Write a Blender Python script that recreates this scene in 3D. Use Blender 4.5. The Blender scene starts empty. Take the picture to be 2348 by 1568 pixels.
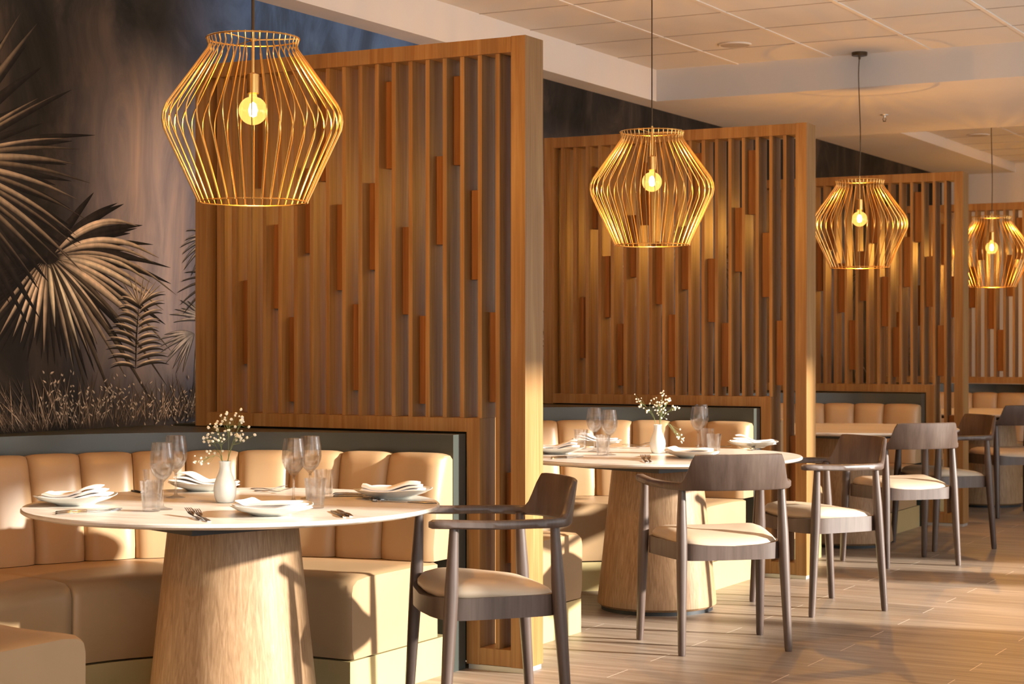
import bpy, bmesh, math, random
from mathutils import Vector, Matrix

S = bpy.context.scene
C = S.collection
PI = math.pi
random.seed(7)

# ---------------------------------------------------------------- camera, world, sun, exposure
F_PX, CAM_H = 4200.0, 1.304
TH = math.radians(28.64)
FX, FY = -math.sin(TH), math.cos(TH)          # forward
RX, RY = math.cos(TH), math.sin(TH)           # right
cam_data = bpy.data.cameras.new('camera')
cam = bpy.data.objects.new('camera', cam_data)
C.objects.link(cam)
cam.location = (0, 0, CAM_H)
cam.rotation_euler = (PI / 2, 0, TH)
cam_data.sensor_width = 36
cam_data.lens = F_PX / 2348 * 36
cam_data.clip_end = 100
cam_data.dof.use_dof = True
cam_data.dof.focus_distance = 7.2
cam_data.dof.aperture_fstop = 7.0
S.camera = cam

world = bpy.data.worlds.new('world')
S.world = world
world.use_nodes = True
bg = world.node_tree.nodes['Background']
bg.inputs[0].default_value = (0.93, 0.97, 1.0, 1)
bg.inputs[1].default_value = 3.7

sun_data = bpy.data.lights.new('sun', 'SUN')
sun_data.energy = 13.5
sun_data.color = (1.0, 0.94, 0.86)
sun_data.angle = math.radians(1.9)
sun = bpy.data.objects.new('sun', sun_data)
C.objects.link(sun)
sun.location = (8, 8, 5)
sun.rotation_euler = Vector((-0.975, -0.205, -0.30)).to_track_quat('-Z', 'Y').to_euler()

S.view_settings.view_transform = 'Standard'
S.view_settings.look = 'None'
S.view_settings.gamma = 1
S.view_settings.use_curve_mapping = False
S.view_settings.exposure = 0.4
BULB_W = 35.0
BULB_COL = (1.0, 0.49, 0.095)
cy = S.cycles
cy.max_bounces = 12
cy.diffuse_bounces = 4
cy.glossy_bounces = 3
cy.transmission_bounces = 12
cy.transparent_max_bounces = 24
cy.sample_clamp_indirect = 4
cy.caustics_reflective = False
cy.caustics_refractive = False


def ray(px):
    t = (px - 1174) / F_PX
    return FX + RX * t, FY + RY * t


def at(px, py, z):
    """point on the horizontal plane z seen at photo pixel px, py"""
    Z = (CAM_H - z) * F_PX / (py - 784)
    a, b = ray(px)
    return Vector((a * Z, b * Z, z))


# ---------------------------------------------------------------- mesh helpers
def link(name, bm, mat, parent=None, smooth=True, angle=35):
    me = bpy.data.meshes.new(name)
    bmesh.ops.recalc_face_normals(bm, faces=bm.faces)
    if smooth:
        for f in bm.faces:
            f.smooth = True
        lim = math.radians(angle)
        for e in bm.edges:
            if len(e.link_faces) == 2 and e.calc_face_angle(0) > lim:
                e.smooth = False
    bm.to_mesh(me)
    bm.free()
    for m in (mat if isinstance(mat, (list, tuple)) else [mat]):
        me.materials.append(m)
    o = bpy.data.objects.new(name, me)
    C.objects.link(o)
    if parent:
        o.parent = parent
    return o


def thing(name, label, cat, loc=(0, 0, 0), rz=0, group=None):
    o = bpy.data.objects.new(name, None)
    C.objects.link(o)
    o.empty_display_size = 0.1
    o.location = loc
    o.rotation_euler = (0, 0, rz)
    tag(o, label, cat, group)
    return o


def tag(o, label, cat, group=None):
    o['label'] = label
    o['category'] = cat
    if group:
        o['group'] = group
    return o


def struct(name, bm, mat, smooth=False):
    o = link(name, bm, mat, smooth=smooth)
    o['kind'] = 'structure'
    return o


def dup(src, loc=None, rz=None, label=None, group=None):
    r = src.copy()
    C.objects.link(r)
    if loc is not None:
        r.location = loc
    if rz is not None:
        r.rotation_euler = (0, 0, rz)
    if label:
        r['label'] = label
    if group:
        r['group'] = group
    for ch in list(src.children):
        c = ch.copy()
        C.objects.link(c)
        c.parent = r
        for g in list(ch.children):
            d = g.copy()
            C.objects.link(d)
            d.parent = c
    return r


def box(bm, x0, x1, y0, y1, z0, z1, bev=0.0):
    v = [bm.verts.new((x, y, z)) for x in (x0, x1) for y in (y0, y1) for z in (z0, z1)]
    fs = [(0, 1, 3, 2), (4, 6, 7, 5), (0, 4, 5, 1), (2, 3, 7, 6), (0, 2, 6, 4), (1, 5, 7, 3)]
    faces = [bm.faces.new([v[i] for i in f]) for f in fs]
    if bev > 0:
        es = list({e for f in faces for e in f.edges})
        bmesh.ops.bevel(bm, geom=es, offset=bev, segments=2, affect='EDGES', profile=0.6)
    return bm


def lathe(bm, prof, n=32, c=(0, 0, 0), close=True):
    rings = []
    for r, z in prof:
        if r < 1e-5:
            rings.append([bm.verts.new((c[0], c[1], c[2] + z))])
        else:
            rings.append([bm.verts.new((c[0] + r * math.cos(2 * PI * i / n), c[1] + r * math.sin(2 * PI * i / n), c[2] + z)) for i in range(n)])
    for a, b in zip(rings[:-1], rings[1:]):
        for i in range(n):
            j = (i + 1) % n
            if len(a) == 1 and len(b) > 1:
                bm.faces.new((a[0], b[j], b[i]))
            elif len(b) == 1 and len(a) > 1:
                bm.faces.new((a[i], a[j], b[0]))
            elif len(a) > 1:
                bm.faces.new((a[i], a[j], b[j], b[i]))
    return bm


def loft(bm, rings, cap=True, closed=True):
    vr = [[bm.verts.new(p) for p in r] for r in rings]
    n = len(vr[0])
    for a, b in zip(vr[:-1], vr[1:]):
        for i in range(n if closed else n - 1):
            j = (i + 1) % n
            bm.faces.new((a[i], a[j], b[j], b[i]))
    if cap:
        bm.faces.new(vr[0][::-1])
        bm.faces.new(vr[-1])
    return bm


def spline(pts, n=6):
    pts = [Vector(p) for p in pts]
    P = [pts[0] * 2 - pts[1]] + pts + [pts[-1] * 2 - pts[-2]]
    out = []
    for i in range(1, len(P) - 2):
        for k in range(n):
            t = k / n
            a, b, c, d = P[i - 1], P[i], P[i + 1], P[i + 2]
            out.append(0.5 * ((2 * b) + (c - a) * t + (2 * a - 5 * b + 4 * c - d) * t * t + (3 * b - a - 3 * c + d) * t ** 3))
    out.append(pts[-1])
    return out


def tube(bm, pts, r, n=8, cap=True):
    pts = [Vector(p) for p in pts]
    rr = r if isinstance(r, (list, tuple)) else [r] * len(pts)
    t0 = (pts[1] - pts[0]).normalized()
    up = Vector((0, 0, 1)) if abs(t0.z) < 0.9 else Vector((1, 0, 0))
    nrm = (up - t0 * up.dot(t0)).normalized()
    rings = []
    for i, p in enumerate(pts):
        t = (pts[min(i + 1, len(pts) - 1)] - pts[max(i - 1, 0)]).normalized()
        nrm = (nrm - t * nrm.dot(t)).normalized()
        b = t.cross(nrm)
        rings.append([p + (nrm * math.cos(2 * PI * k / n) + b * math.sin(2 * PI * k / n)) * rr[i] for k in range(n)])
    return loft(bm, rings, cap)


def smooth01(t):
    t = max(0.0, min(1.0, t))
    return t * t * (3 - 2 * t)


# ---------------------------------------------------------------- materials
def new_mat(name):
    m = bpy.data.materials.new(name)
    m.use_nodes = True
    nt = m.node_tree
    return m, nt, nt.nodes['Principled BSDF']


def N(nt, typ, **kw):
    n = nt.nodes.new(typ)
    for k, v in kw.items():
        setattr(n, k, v)
    return n


def coords(nt, scale=(1, 1, 1), loc=(0, 0, 0), rot=(0, 0, 0)):
    tc = N(nt, 'ShaderNodeTexCoord')
    mp = N(nt, 'ShaderNodeMapping')
    mp.inputs['Scale'].default_value = scale
    mp.inputs['Location'].default_value = loc
    mp.inputs['Rotation'].default_value = rot
    nt.links.new(tc.outputs['Object'], mp.inputs[0])
    return mp.outputs[0]


def noise(nt, vec, scale=1, detail=4, rough=0.5, dist=0):
    n = N(nt, 'ShaderNodeTexNoise')
    n.inputs['Scale'].default_value = scale
    n.inputs['Detail'].default_value = detail
    n.inputs['Roughness'].default_value = rough
    n.inputs['Distortion'].default_value = dist
    nt.links.new(vec, n.inputs['Vector'])
    return n.outputs['Fac']


def ramp(nt, fac, stops, interp='LINEAR'):
    r = N(nt, 'ShaderNodeValToRGB')
    r.color_ramp.interpolation = interp
    el = r.color_ramp.elements
    while len(el) < len(stops):
        el.new(0.5)
    for e, (p, c) in zip(el, stops):
        e.position = p
        e.color = (*c, 1)
    nt.links.new(fac, r.inputs[0])
    return r.outputs[0]


def mixc(nt, fac, a, b, mode='MIX'):
    m = N(nt, 'ShaderNodeMix', data_type='RGBA', blend_type=mode)
    for s, v in ((0, fac), (6, a), (7, b)):
        if hasattr(v, 'links') or hasattr(v, 'is_linked'):
            nt.links.new(v, m.inputs[s])
        else:
            m.inputs[s].default_value = v if s == 0 else (*v, 1)
    return m.outputs[2]


def bump(nt, bsdf, h, strength=0.2, dist=0.002):
    b = N(nt, 'ShaderNodeBump')
    b.inputs['Strength'].default_value = strength
    b.inputs['Distance'].default_value = dist
    nt.links.new(h, b.inputs['Height'])
    nt.links.new(b.outputs[0], bsdf.inputs['Normal'])


def simple(name, col, rough=0.5, metal=0.0, var=0.0, vscale=8, spec=0.5, bmp=0):
    m, nt, b = new_mat(name)
    b.inputs['Roughness'].default_value = rough
    b.inputs['Metallic'].default_value = metal
    b.inputs['Specular IOR Level'].default_value = spec
    f = noise(nt, coords(nt), vscale, 5)
    lo = tuple(c * (1 - var) for c in col)
    hi = tuple(min(1, c * (1 + var)) for c in col)
    nt.links.new(ramp(nt, f, [(0.3, lo), (0.7, hi)]), b.inputs['Base Color'])
    if bmp:
        f2 = noise(nt, coords(nt), vscale * 30, 2)
        bump(nt, b, f2, bmp, 0.001)
    return m


def wood(name, dark, mid, light, grain=(40, 40, 1.6), rough=0.45, spec=0.4, dist=1.2):
    m, nt, b = new_mat(name)
    v = coords(nt, grain)
    f1 = noise(nt, v, 1.0, 5, 0.55, dist)
    v2 = coords(nt, (grain[0] * 5, grain[1] * 5, grain[2] * 2.2))
    f2 = noise(nt, v2, 1.0, 3, 0.6)
    col = ramp(nt, f1, [(0.30, dark), (0.48, mid), (0.70, light)])
    fine = ramp(nt, f2, [(0.3, (0.80, 0.78, 0.75)), (0.6, (1, 1, 1))])
    nt.links.new(mixc(nt, 1.0, col, fine, 'MULTIPLY'), b.inputs['Base Color'])
    b.inputs['Roughness'].default_value = rough
    b.inputs['Specular IOR Level'].default_value = spec
    bump(nt, b, f2, 0.12, 0.001)
    return m


M = {}
M['oak'] = wood('oak', (0.23, 0.108, 0.030), (0.295, 0.146, 0.045), (0.37, 0.205, 0.074), (18, 18, 0.9))
M['oak_block'] = wood('oak_block', (0.19, 0.072, 0.018), (0.25, 0.10, 0.028), (0.32, 0.14, 0.045), (18, 18, 0.9))
M['oak_table'] = wood('oak_veneer', (0.27, 0.155, 0.075), (0.36, 0.215, 0.11), (0.45, 0.285, 0.16), (44, 44, 1.3), rough=0.5, dist=2.2)
M['walnut'] = wood('walnut', (0.068, 0.042, 0.031), (0.090, 0.057, 0.043), (0.116, 0.078, 0.060), (20, 20, 2), rough=0.42, spec=0.6, dist=0.6)
M['leather'] = simple('tan_leather', (0.40, 0.255, 0.132), 0.42, var=0.05, vscale=5, spec=0.45, bmp=0.05)
M['seat_leather'] = simple('seat_leather', (0.54, 0.42, 0.30), 0.45, var=0.04, vscale=6, spec=0.4)
M['panel'] = simple('slate_laminate', (0.045, 0.050, 0.042), 0.32, var=0.06, vscale=3)
M['gold'] = simple('brushed_brass', (0.66, 0.53, 0.26), 0.42, metal=0.55, var=0.06, vscale=4)
M['brass'] = simple('brass_wire', (0.86, 0.54, 0.18), 0.26, metal=1.0, var=0.04)
M['bronze'] = simple('dark_bronze', (0.10, 0.065, 0.035), 0.4, metal=0.8, var=0.1)
M['steel'] = simple('cutlery_steel', (0.62, 0.60, 0.57), 0.16, metal=1.0, var=0.03)
M['plinth'] = simple('aluminium', (0.55, 0.53, 0.50), 0.4, metal=0.6)
M['black'] = simple('black_steel', (0.012, 0.013, 0.015), 0.5)
M['ceramic'] = simple('white_ceramic', (0.78, 0.79, 0.74), 0.18, var=0.01)
M['linen'] = simple('white_linen', (0.88, 0.85, 0.83), 0.9, var=0.03, vscale=30, spec=0.1, bmp=0.2)
M['plaster'] = simple('white_plaster', (0.68, 0.655, 0.63), 0.85, var=0.02, vscale=2, spec=0.2)
M['tile'] = simple('ceiling_tile', (0.68, 0.65, 0.61), 0.9, var=0.03, vscale=1.5, spec=0.1, bmp=0.15)
M['tbar'] = simple('ceiling_bar', (0.72, 0.67, 0.61), 0.6, var=0.02)
M['grille'] = simple('speaker_grille', (0.42, 0.37, 0.32), 0.8)
M['stem'] = simple('green_stem', (0.16, 0.19, 0.06), 0.6)
M['blossom'] = simple('blossom', (0.85, 0.80, 0.66), 0.8, var=0.08, vscale=40)
M['glazing_frame'] = simple('window_frame', (0.08, 0.08, 0.08), 0.5)

# floor: wood look planks laid along x
m, nt, b = new_mat('plank_floor')
v = coords(nt, (1, 1, 1), (-0.51, -0.068, 0))
br = N(nt, 'ShaderNodeTexBrick')
nt.links.new(v, br.inputs['Vector'])
br.offset = 0.5
br.offset_frequency = 2
br.inputs['Scale'].default_value = 1
br.inputs['Brick Width'].default_value = 1.2
br.inputs['Row Height'].default_value = 0.205
br.inputs['Mortar Size'].default_value = 0.0022
br.inputs['Mortar Smooth'].default_value = 0.2
br.inputs['Color1'].default_value = (0.0, 0.0, 0.0, 1)
br.inputs['Color2'].default_value = (1, 1, 1, 1)
br.inputs['Mortar'].default_value = (0.5, 0.5, 0.5, 1)
f1 = noise(nt, coords(nt, (1.5, 22, 1)), 1, 6, 0.6, 0.5)
col = ramp(nt, f1, [(0.28, (0.18, 0.123, 0.084)), (0.5, (0.29, 0.212, 0.152)), (0.74, (0.41, 0.322, 0.245))])
plank = ramp(nt, br.outputs['Color'], [(0.0, (0.86, 0.85, 0.84)), (1.0, (1.08, 1.08, 1.08))])
col = mixc(nt, 1.0, col, plank, 'MULTIPLY')
# pale grout shows at the plank ends; the long joints are nearly closed
vy = N(nt, 'ShaderNodeSeparateXYZ')
nt.links.new(v, vy.inputs[0])
md = N(nt, 'ShaderNodeMath', operation='PINGPONG')
md.inputs[1].default_value = 0.1025
nt.links.new(vy.outputs[1], md.inputs[0])
gt = N(nt, 'ShaderNodeMath', operation='GREATER_THAN')
gt.inputs[1].default_value = 0.006
nt.links.new(md.outputs[0], gt.inputs[0])
ml = N(nt, 'ShaderNodeMath', operation='MULTIPLY')
nt.links.new(gt.outputs[0], ml.inputs[0])
nt.links.new(br.outputs['Fac'], ml.inputs[1])
col = mixc(nt, ml.outputs[0], col, (0.72, 0.62, 0.50))
nt.links.new(col, b.inputs['Base Color'])
b.inputs['Roughness'].default_value = 0.42
b.inputs['Specular IOR Level'].default_value = 0.45
M['floor'] = m

# table stone
m, nt, b = new_mat('pale_stone')
f1 = noise(nt, coords(nt, (1.6, 9, 4), rot=(0, 0, 0.25)), 1, 6, 0.6, 1.4)
nt.links.new(ramp(nt, f1, [(0.34, (0.56, 0.48, 0.40)), (0.47, (0.70, 0.63, 0.55)), (0.60, (0.74, 0.68, 0.60)), (0.8, (0.66, 0.58, 0.50))]), b.inputs['Base Color'])
b.inputs['Roughness'].default_value = 0.28
M['stone'] = m

# thin glass
def glass_mat(name, tint, refl=0.9):
    m = bpy.data.materials.new(name)
    m.use_nodes = True
    nt = m.node_tree
    nt.nodes.clear()
    out = N(nt, 'ShaderNodeOutputMaterial')
    tr = N(nt, 'ShaderNodeBsdfTransparent')
    tr.inputs[0].default_value = (*tint, 1)
    gl = N(nt, 'ShaderNodeBsdfGlossy')
    gl.inputs['Roughness'].default_value = 0.03
    gl.inputs[0].default_value = (1, 1, 1, 1)
    fr = N(nt, 'ShaderNodeLayerWeight')
    fr.inputs[0].default_value = 0.5
    pw = N(nt, 'ShaderNodeMath', operation='POWER')
    pw.inputs[1].default_value = 3.5
    nt.links.new(fr.outputs['Facing'], pw.inputs[0])
    mu = N(nt, 'ShaderNodeMath', operation='MULTIPLY_ADD')
    mu.inputs[1].default_value = refl
    mu.inputs[2].default_value = 0.05
    nt.links.new(pw.outputs[0], mu.inputs[0])
    mx = N(nt, 'ShaderNodeMixShader')
    nt.links.new(mu.outputs[0], mx.inputs[0])
    nt.links.new(tr.outputs[0], mx.inputs[1])
    nt.links.new(gl.outputs[0], mx.inputs[2])
    nt.links.new(mx.outputs[0], out.inputs[0])
    return m, nt, mx, out


M['glass'] = glass_mat('clear_glass', (0.97, 0.97, 0.97))[0]
m, nt, b = new_mat('drinking_glass')
b.inputs['Transmission Weight'].default_value = 1.0
b.inputs['Roughness'].default_value = 0.0
b.inputs['IOR'].default_value = 1.5
thin = N(nt, 'ShaderNodeBsdfTransparent')
thin.inputs[0].default_value = (0.99, 0.99, 0.99, 1)
mg = N(nt, 'ShaderNodeMixShader')
mg.inputs[0].default_value = 0.36
nt.links.new(thin.outputs[0], mg.inputs[1])
nt.links.new(b.outputs[0], mg.inputs[2])
nt.links.new(mg.outputs[0], nt.nodes['Material Output'].inputs[0])
M['glass'] = m
M['pane'] = glass_mat('window_pane', (0.97, 0.98, 0.98), 0.5)[0]
gm, gnt, gmx, gout = glass_mat('bulb_glass', (1.0, 0.86, 0.62), 0.8)
em = N(gnt, 'ShaderNodeEmission')
em.inputs[0].default_value = (1.0, 0.52, 0.12, 1)
em.inputs[1].default_value = 0.6
ad = N(gnt, 'ShaderNodeAddShader')
gnt.links.new(gmx.outputs[0], ad.inputs[0])
gnt.links.new(em.outputs[0], ad.inputs[1])
gnt.links.new(ad.outputs[0], gout.inputs[0])
M['bulb'] = gm
m, nt, b = new_mat('glowing_filament')
b.inputs['Emission Color'].default_value = (1.0, 0.66, 0.26, 1)
b.inputs['Emission Strength'].default_value = 40
M['filament'] = m

# mural ground: smoky painted wall
m, nt, b = new_mat('mural_paint')
vb = coords(nt, (1, 1.4, 0.8))
fa = noise(nt, vb, 1.6, 7, 0.62, 1.2)
fb = noise(nt, coords(nt, (1, 3.0, 0.9), (3, 7, 2)), 1.3, 7, 0.62, 1.5)
c1 = ramp(nt, fa, [(0.30, (0.008, 0.009, 0.009)), (0.50, (0.026, 0.024, 0.022)), (0.72, (0.085, 0.064, 0.052))])
c2 = ramp(nt, fb, [(0.30, (0.22, 0.21, 0.245)), (0.52, (0.42, 0.37, 0.38)), (0.72, (0.66, 0.52, 0.44))])
sp = N(nt, 'ShaderNodeSeparateXYZ')
nt.links.new(coords(nt), sp.inputs[0])
# a pale misty clearing low in the middle of every repeat of the print, dark towards the top
def mapr(src, a, bb, c=0.0, d=1.0, smooth=True):
    n = N(nt, 'ShaderNodeMapRange')
    if smooth:
        n.interpolation_type = 'SMOOTHSTEP'
    for i, vv in enumerate((a, bb, c, d)):
        n.inputs[i + 1].default_value = vv
    nt.links.new(src, n.inputs[0])
    return n.outputs[0]
def mul(a, bb):
    n = N(nt, 'ShaderNodeMath', operation='MULTIPLY')
    nt.links.new(a, n.inputs[0])
    nt.links.new(bb, n.inputs[1])
    return n.outputs[0]
mist = mul(mul(mapr(sp.outputs[1], 5.7, 6.5), mapr(sp.outputs[2], 2.75, 2.0)), mapr(sp.outputs[1], 12.5, 9.5, 0.35, 1.0))
mist = mul(mist, mapr(sp.outputs[2], 0.95, 1.45, 0.12, 1.0))
col = mixc(nt, mist, c1, c2)
blue = mul(mapr(sp.outputs[1], 6.4, 7.3), mapr(sp.outputs[1], 9.7, 8.2))
blue = mul(blue, mapr(fa, 0.35, 0.65, 0.4, 1.0))
col = mixc(nt, blue, col, (0.10, 0.19, 0.38))
nt.links.new(col, b.inputs['Base Color'])
b.inputs['Roughness'].default_value = 0.8
b.inputs['Specular IOR Level'].default_value = 0.15
M['mural'] = m

m, nt, b = new_mat('mural_brushwork')
at_ = N(nt, 'ShaderNodeAttribute')
at_.attribute_name = 'tone'
f1 = noise(nt, coords(nt, (1, 30, 30)), 1, 3)
st = ramp(nt, f1, [(0.3, (0.75, 0.75, 0.75)), (0.7, (1.1, 1.1, 1.1))])
nt.links.new(mixc(nt, 1.0, at_.outputs['Color'], st, 'MULTIPLY'), b.inputs['Base Color'])
b.inputs['Roughness'].default_value = 0.8
b.inputs['Specular IOR Level'].default_value = 0.15
M['brush'] = m

# ---------------------------------------------------------------- the room
PER = 3.265                     # spacing of the booths along the wall
WALLX = -5.30
XR, YB, YF = 1.2, -2.6, 19.2    # window wall, wall behind, far wall
ZH, ZL, ZS = 3.161, 2.946, 3.067

struct('floor', box(bmesh.new(), WALLX - 0.1, XR + 0.12, YB - 0.1, YF + 0.1, -0.1, 0), M['floor'])
wall_left = struct('wall_left', box(bmesh.new(), WALLX - 0.1, WALLX, YB - 0.1, YF + 0.1, 0, ZH), M['mural'])
struct('wall_back', box(bmesh.new(), WALLX, XR + 0.12, YF, YF + 0.1, 0, ZH), M['plaster'])
struct('wall_front', box(bmesh.new(), WALLX, XR + 0.12, YB - 0.1, YB, 0, ZH), M['plaster'])

bm = bmesh.new()
box(bm, WALLX + 0.17, XR + 0.12, YB, 11.45, ZH, ZH + 0.08)
box(bm, -4.53, XR + 0.12, 14.08, YF, ZH, ZH + 0.08)
ceil = struct('ceiling', bm, M['tile'])
struct('trim_1', box(bmesh.new(), WALLX, WALLX + 0.17, YB, 11.45, ZL, ZH + 0.08), M['plaster'])
struct('trim_2', box(bmesh.new(), WALLX, XR + 0.12, 11.45, 14.08, ZL, ZH + 0.08), M['plaster'])
struct('trim_3', box(bmesh.new(), WALLX, -4.53, 14.08, YF, ZS, ZH + 0.08), M['plaster'])
bm = bmesh.new()
for i in range(9):
    x = -4.545 + 0.652 * i
    box(bm, x - 0.012, x + 0.012, YB, 11.45, ZH - 0.006, ZH + 0.002)
    box(bm, x - 0.012, x + 0.012, 14.08, YF, ZH - 0.006, ZH + 0.002)
link('ceiling_bars', bm, M['tbar'], ceil, smooth=False)
bm = bmesh.new()
y = 11.45 - 0.61
while y > YB:
    box(bm, WALLX + 0.17, XR, y - 0.004, y + 0.004, ZH - 0.003, ZH + 0.002)
    y -= 0.61
y = 14.08 + 0.61
while y < YF:
    box(bm, -4.53, XR, y - 0.004, y + 0.004, ZH - 0.003, ZH + 0.002)
    y += 0.61
link('ceiling_joints', bm, M['grille'], ceil, smooth=False)

# unseen window wall added on the sunny side: openings and piers shape the light
HEAD = 2.62
openings = [(-2.2, 4.3, 0.5), (5.25, 6.12, 0.95), (6.48, 8.88, 1.25), (9.0, 10.7, 0.05), (11.15, 15.6, 0.6)]
bm = bmesh.new()
prev = YB
for y0, y1, sill in openings:
    box(bm, XR, XR + 0.12, prev, y0, 0, ZH)
    box(bm, XR, XR + 0.12, y0, y1, HEAD, ZH)
    box(bm, XR, XR + 0.12, y0, y1, 0, sill)
    prev = y1
box(bm, XR, XR + 0.12, prev, YF, 0, ZH)
struct('wall_right', bm, M['plaster'])
for i, (y0, y1, sill) in enumerate(openings):
    bm = bmesh.new()
    f = 0.03
    box(bm, XR + 0.03, XR + 0.07, y0, y0 + f, sill, HEAD)
    box(bm, XR + 0.03, XR + 0.07, y1 - f, y1, sill, HEAD)
    box(bm, XR + 0.03, XR + 0.07, y0 + f, y1 - f, HEAD - f, HEAD)
    box(bm, XR + 0.03, XR + 0.07, y0 + f, y1 - f, sill, sill + f)
    w = struct('window_%d' % (i + 1), bm, M['glazing_frame'])
    bm = bmesh.new()
    box(bm, XR + 0.048, XR + 0.052, y0 + f, y1 - f, sill + f, HEAD - f)
    link('pane', bm, M['pane'], w, smooth=False)


# added unseen slab that keeps direct sun off the far windows
struct('sun_blocker', box(bmesh.new(), 4.0, 4.3, 12.35, 26, -0.1, 4.2), M['plaster'])


# ---------------------------------------------------------------- mural brushwork
def wall_pt(px, py):
    a, b_ = ray(px)
    Z = WALLX / a
    return b_ * Z, CAM_H + (784 - py) * Z / F_PX


mural_bm = bmesh.new()
tone = mural_bm.loops.layers.float_color.new('tone')
layer = [0.0012]


def blade(pts, w, light, dark=(0.014, 0.012, 0.011), soft=0.0, split=0.5):
    """one painted leaf blade on the wall: pts are (y, z); w its widest width in metres"""
    layer[0] += 0.000006
    P = spline([(0, p[0], p[1]) for p in pts], 5)
    n = len(P)
    rows = []
    for i, p in enumerate(P):
        t = (P[min(i + 1, n - 1)] - P[max(i - 1, 0)]).normalized()
        nn = Vector((0, -t.z, t.y))
        if nn.z < 0:
            nn = -nn
        u = i / (n - 1)
        ww = w * (math.sin(PI * min(1, u ** 0.75)) ** 0.8 * 0.95 + 0.03) * 0.5
        rows.append([(mural_bm.verts.new((WALLX + layer[0], p.y + nn.y * ww * s, p.z + nn.z * ww * s)), u, s) for s in (-1, -0.15, 0.35, 1)])
    for a, b_ in zip(rows[:-1], rows[1:]):
        for k in range(3):
            q = (a[k], a[k + 1], b_[k + 1], b_[k])
            try:
                f = mural_bm.faces.new([v[0] for v in q])
            except ValueError:
                continue
            for lp, (_, u, s) in zip(f.loops, q):
                g = (0.0 if s <= -1 else 0.55 if s < 0 else 1.0 if s < 0.9 else 0.75)
                g *= min(1, 0.25 + 2.5 * u) * (1 - 0.75 * max(0, u - 0.55) / 0.45)
                g *= (1 - soft)
                lp[tone] = tuple(dark[c] + (light[c] - dark[c]) * g for c in range(3)) + (1,)


CREAM = (0.74, 0.58, 0.40)
SILVER = (0.66, 0.60, 0.54)
GREYB = (0.17, 0.135, 0.115)
NIGHT = (0.010, 0.010, 0.011)


def pxblade(pts, w_px, light, dark=NIGHT, soft=0.0):
    q = [wall_pt(*p) for p in pts]
    w = w_px * 7.9 / F_PX * 1.12
    blade(q, w, light, dark, soft)


def curve_px(x0, y0, ang, length, sag, w, light, dark=NIGHT, soft=0.0, droop=1.0):
    """blade leaving (x0,y0) at ang degrees (0 = right, 90 = up) bending by sag downwards"""
    a = math.radians(ang)
    pts = []
    for k in range(5):
        s = k / 4
        pts.append((x0 + math.cos(a) * length * s, y0 - math.sin(a) * length * s + sag * s ** 2 * droop))
    pxblade(pts, w, light, dark, soft)


# big fan palm, hub near (108, 590)
hub = (108, 590)
rnd = random.Random(3)
for k in range(60):                                # dark under-blades
    ang = 62 - k * 4.1
    L = rnd.uniform(170, 290)
    curve_px(hub[0], hub[1], ang, L * rnd.uniform(0.8, 1.05), rnd.uniform(20, 90) if ang > -80 else 20, rnd.uniform(13, 22), (0.035, 0.029, 0.025), NIGHT)
for ang, L, sag, w, c in [
        (47, 300, 160, 13, 1.0), (44, 235, 95, 10, 0.8), (30, 290, 160, 14, 1.05), (24, 260, 130, 11, 0.8), (12, 235, 120, 12, 1.1), (14, 300, 175, 9, 0.55),
        (4, 240, 120, 13, 0.75), (-5, 260, 110, 15, 1.1), (-14, 230, 80, 12, 0.9), (-20, 300, 130, 9, 0.5), (-28, 255, 60, 18, 0.95), (-37, 240, 40, 14, 1.1),
        (-45, 190, 30, 12, 0.85), (-52, 290, 60, 12, 0.4), (-58, 200, 30, 15, 1.1), (-66, 230, 20, 10, 0.6), (-70, 205, 20, 14, 1.15), (-77, 260, 10, 12, 0.45),
        (-84, 150, 6, 15, 1.15), (-92, 215, 4, 13, 0.6), (-99, 180, 4, 15, 1.0), (-107, 200, 4, 11, 0.95), (-113, 190, 6, 12, 0.9), (-121, 210, 6, 10, 0.7), (-130, 200, 6, 9, 0.4),
        (-48, 380, 90, 12, 0.12), (-62, 330, 70, 13, 0.12), (-73, 300, 30, 13, 0.1), (-34, 330, 130, 10, 0.15)]:
    a0 = math.radians(ang)
    o = 26
    curve_px(hub[0] + math.cos(a0) * o, hub[1] - math.sin(a0) * o * 0.6, ang, L * 0.93, sag * 0.9, w * 1.0,
             tuple(min(1, v * c * 1.3) for v in CREAM), (0.02, 0.016, 0.014))

# palm off the frame edge, hub near (-150, 380): blades entering from the edge
for k in range(34):
    ang = 75 - k * 4.8
    L = rnd.uniform(260, 400)
    curve_px(-150, 380, ang, L, rnd.uniform(20, 90), rnd.uniform(16, 26), (0.030, 0.026, 0.024), NIGHT)
for ang, L, sag, w, c in [
        (62, 420, 20, 18, 0.45), (57, 430, 35, 22, 0.4), (38, 300, 30, 12, 0.7), (34, 340, 25, 10, 0.4), (22, 330, 60, 11, 0.75), (18, 350, 70, 14, 0.3), (13, 330, 70, 20, 0.6),
        (8, 360, 90, 14, 0.3), (2, 330, 90, 16, 0.8), (-4, 350, 100, 12, 0.3), (-9, 330, 110, 16, 0.75), (-15, 340, 100, 12, 0.35), (-20, 360, 120, 18, 0.65), (-28, 340, 70, 12, 0.3), (-34, 330, 60, 16, 0.4), (-42, 320, 60, 12, 0.25)]:
    curve_px(-150, 380, ang, L, sag, w * 0.75, tuple(v * c * 0.8 for v in CREAM), (0.018, 0.015, 0.014))

def tint(c, lo, hi):
    q = rnd.uniform(lo, hi)
    return tuple(min(1, v * q) for v in c)


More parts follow.
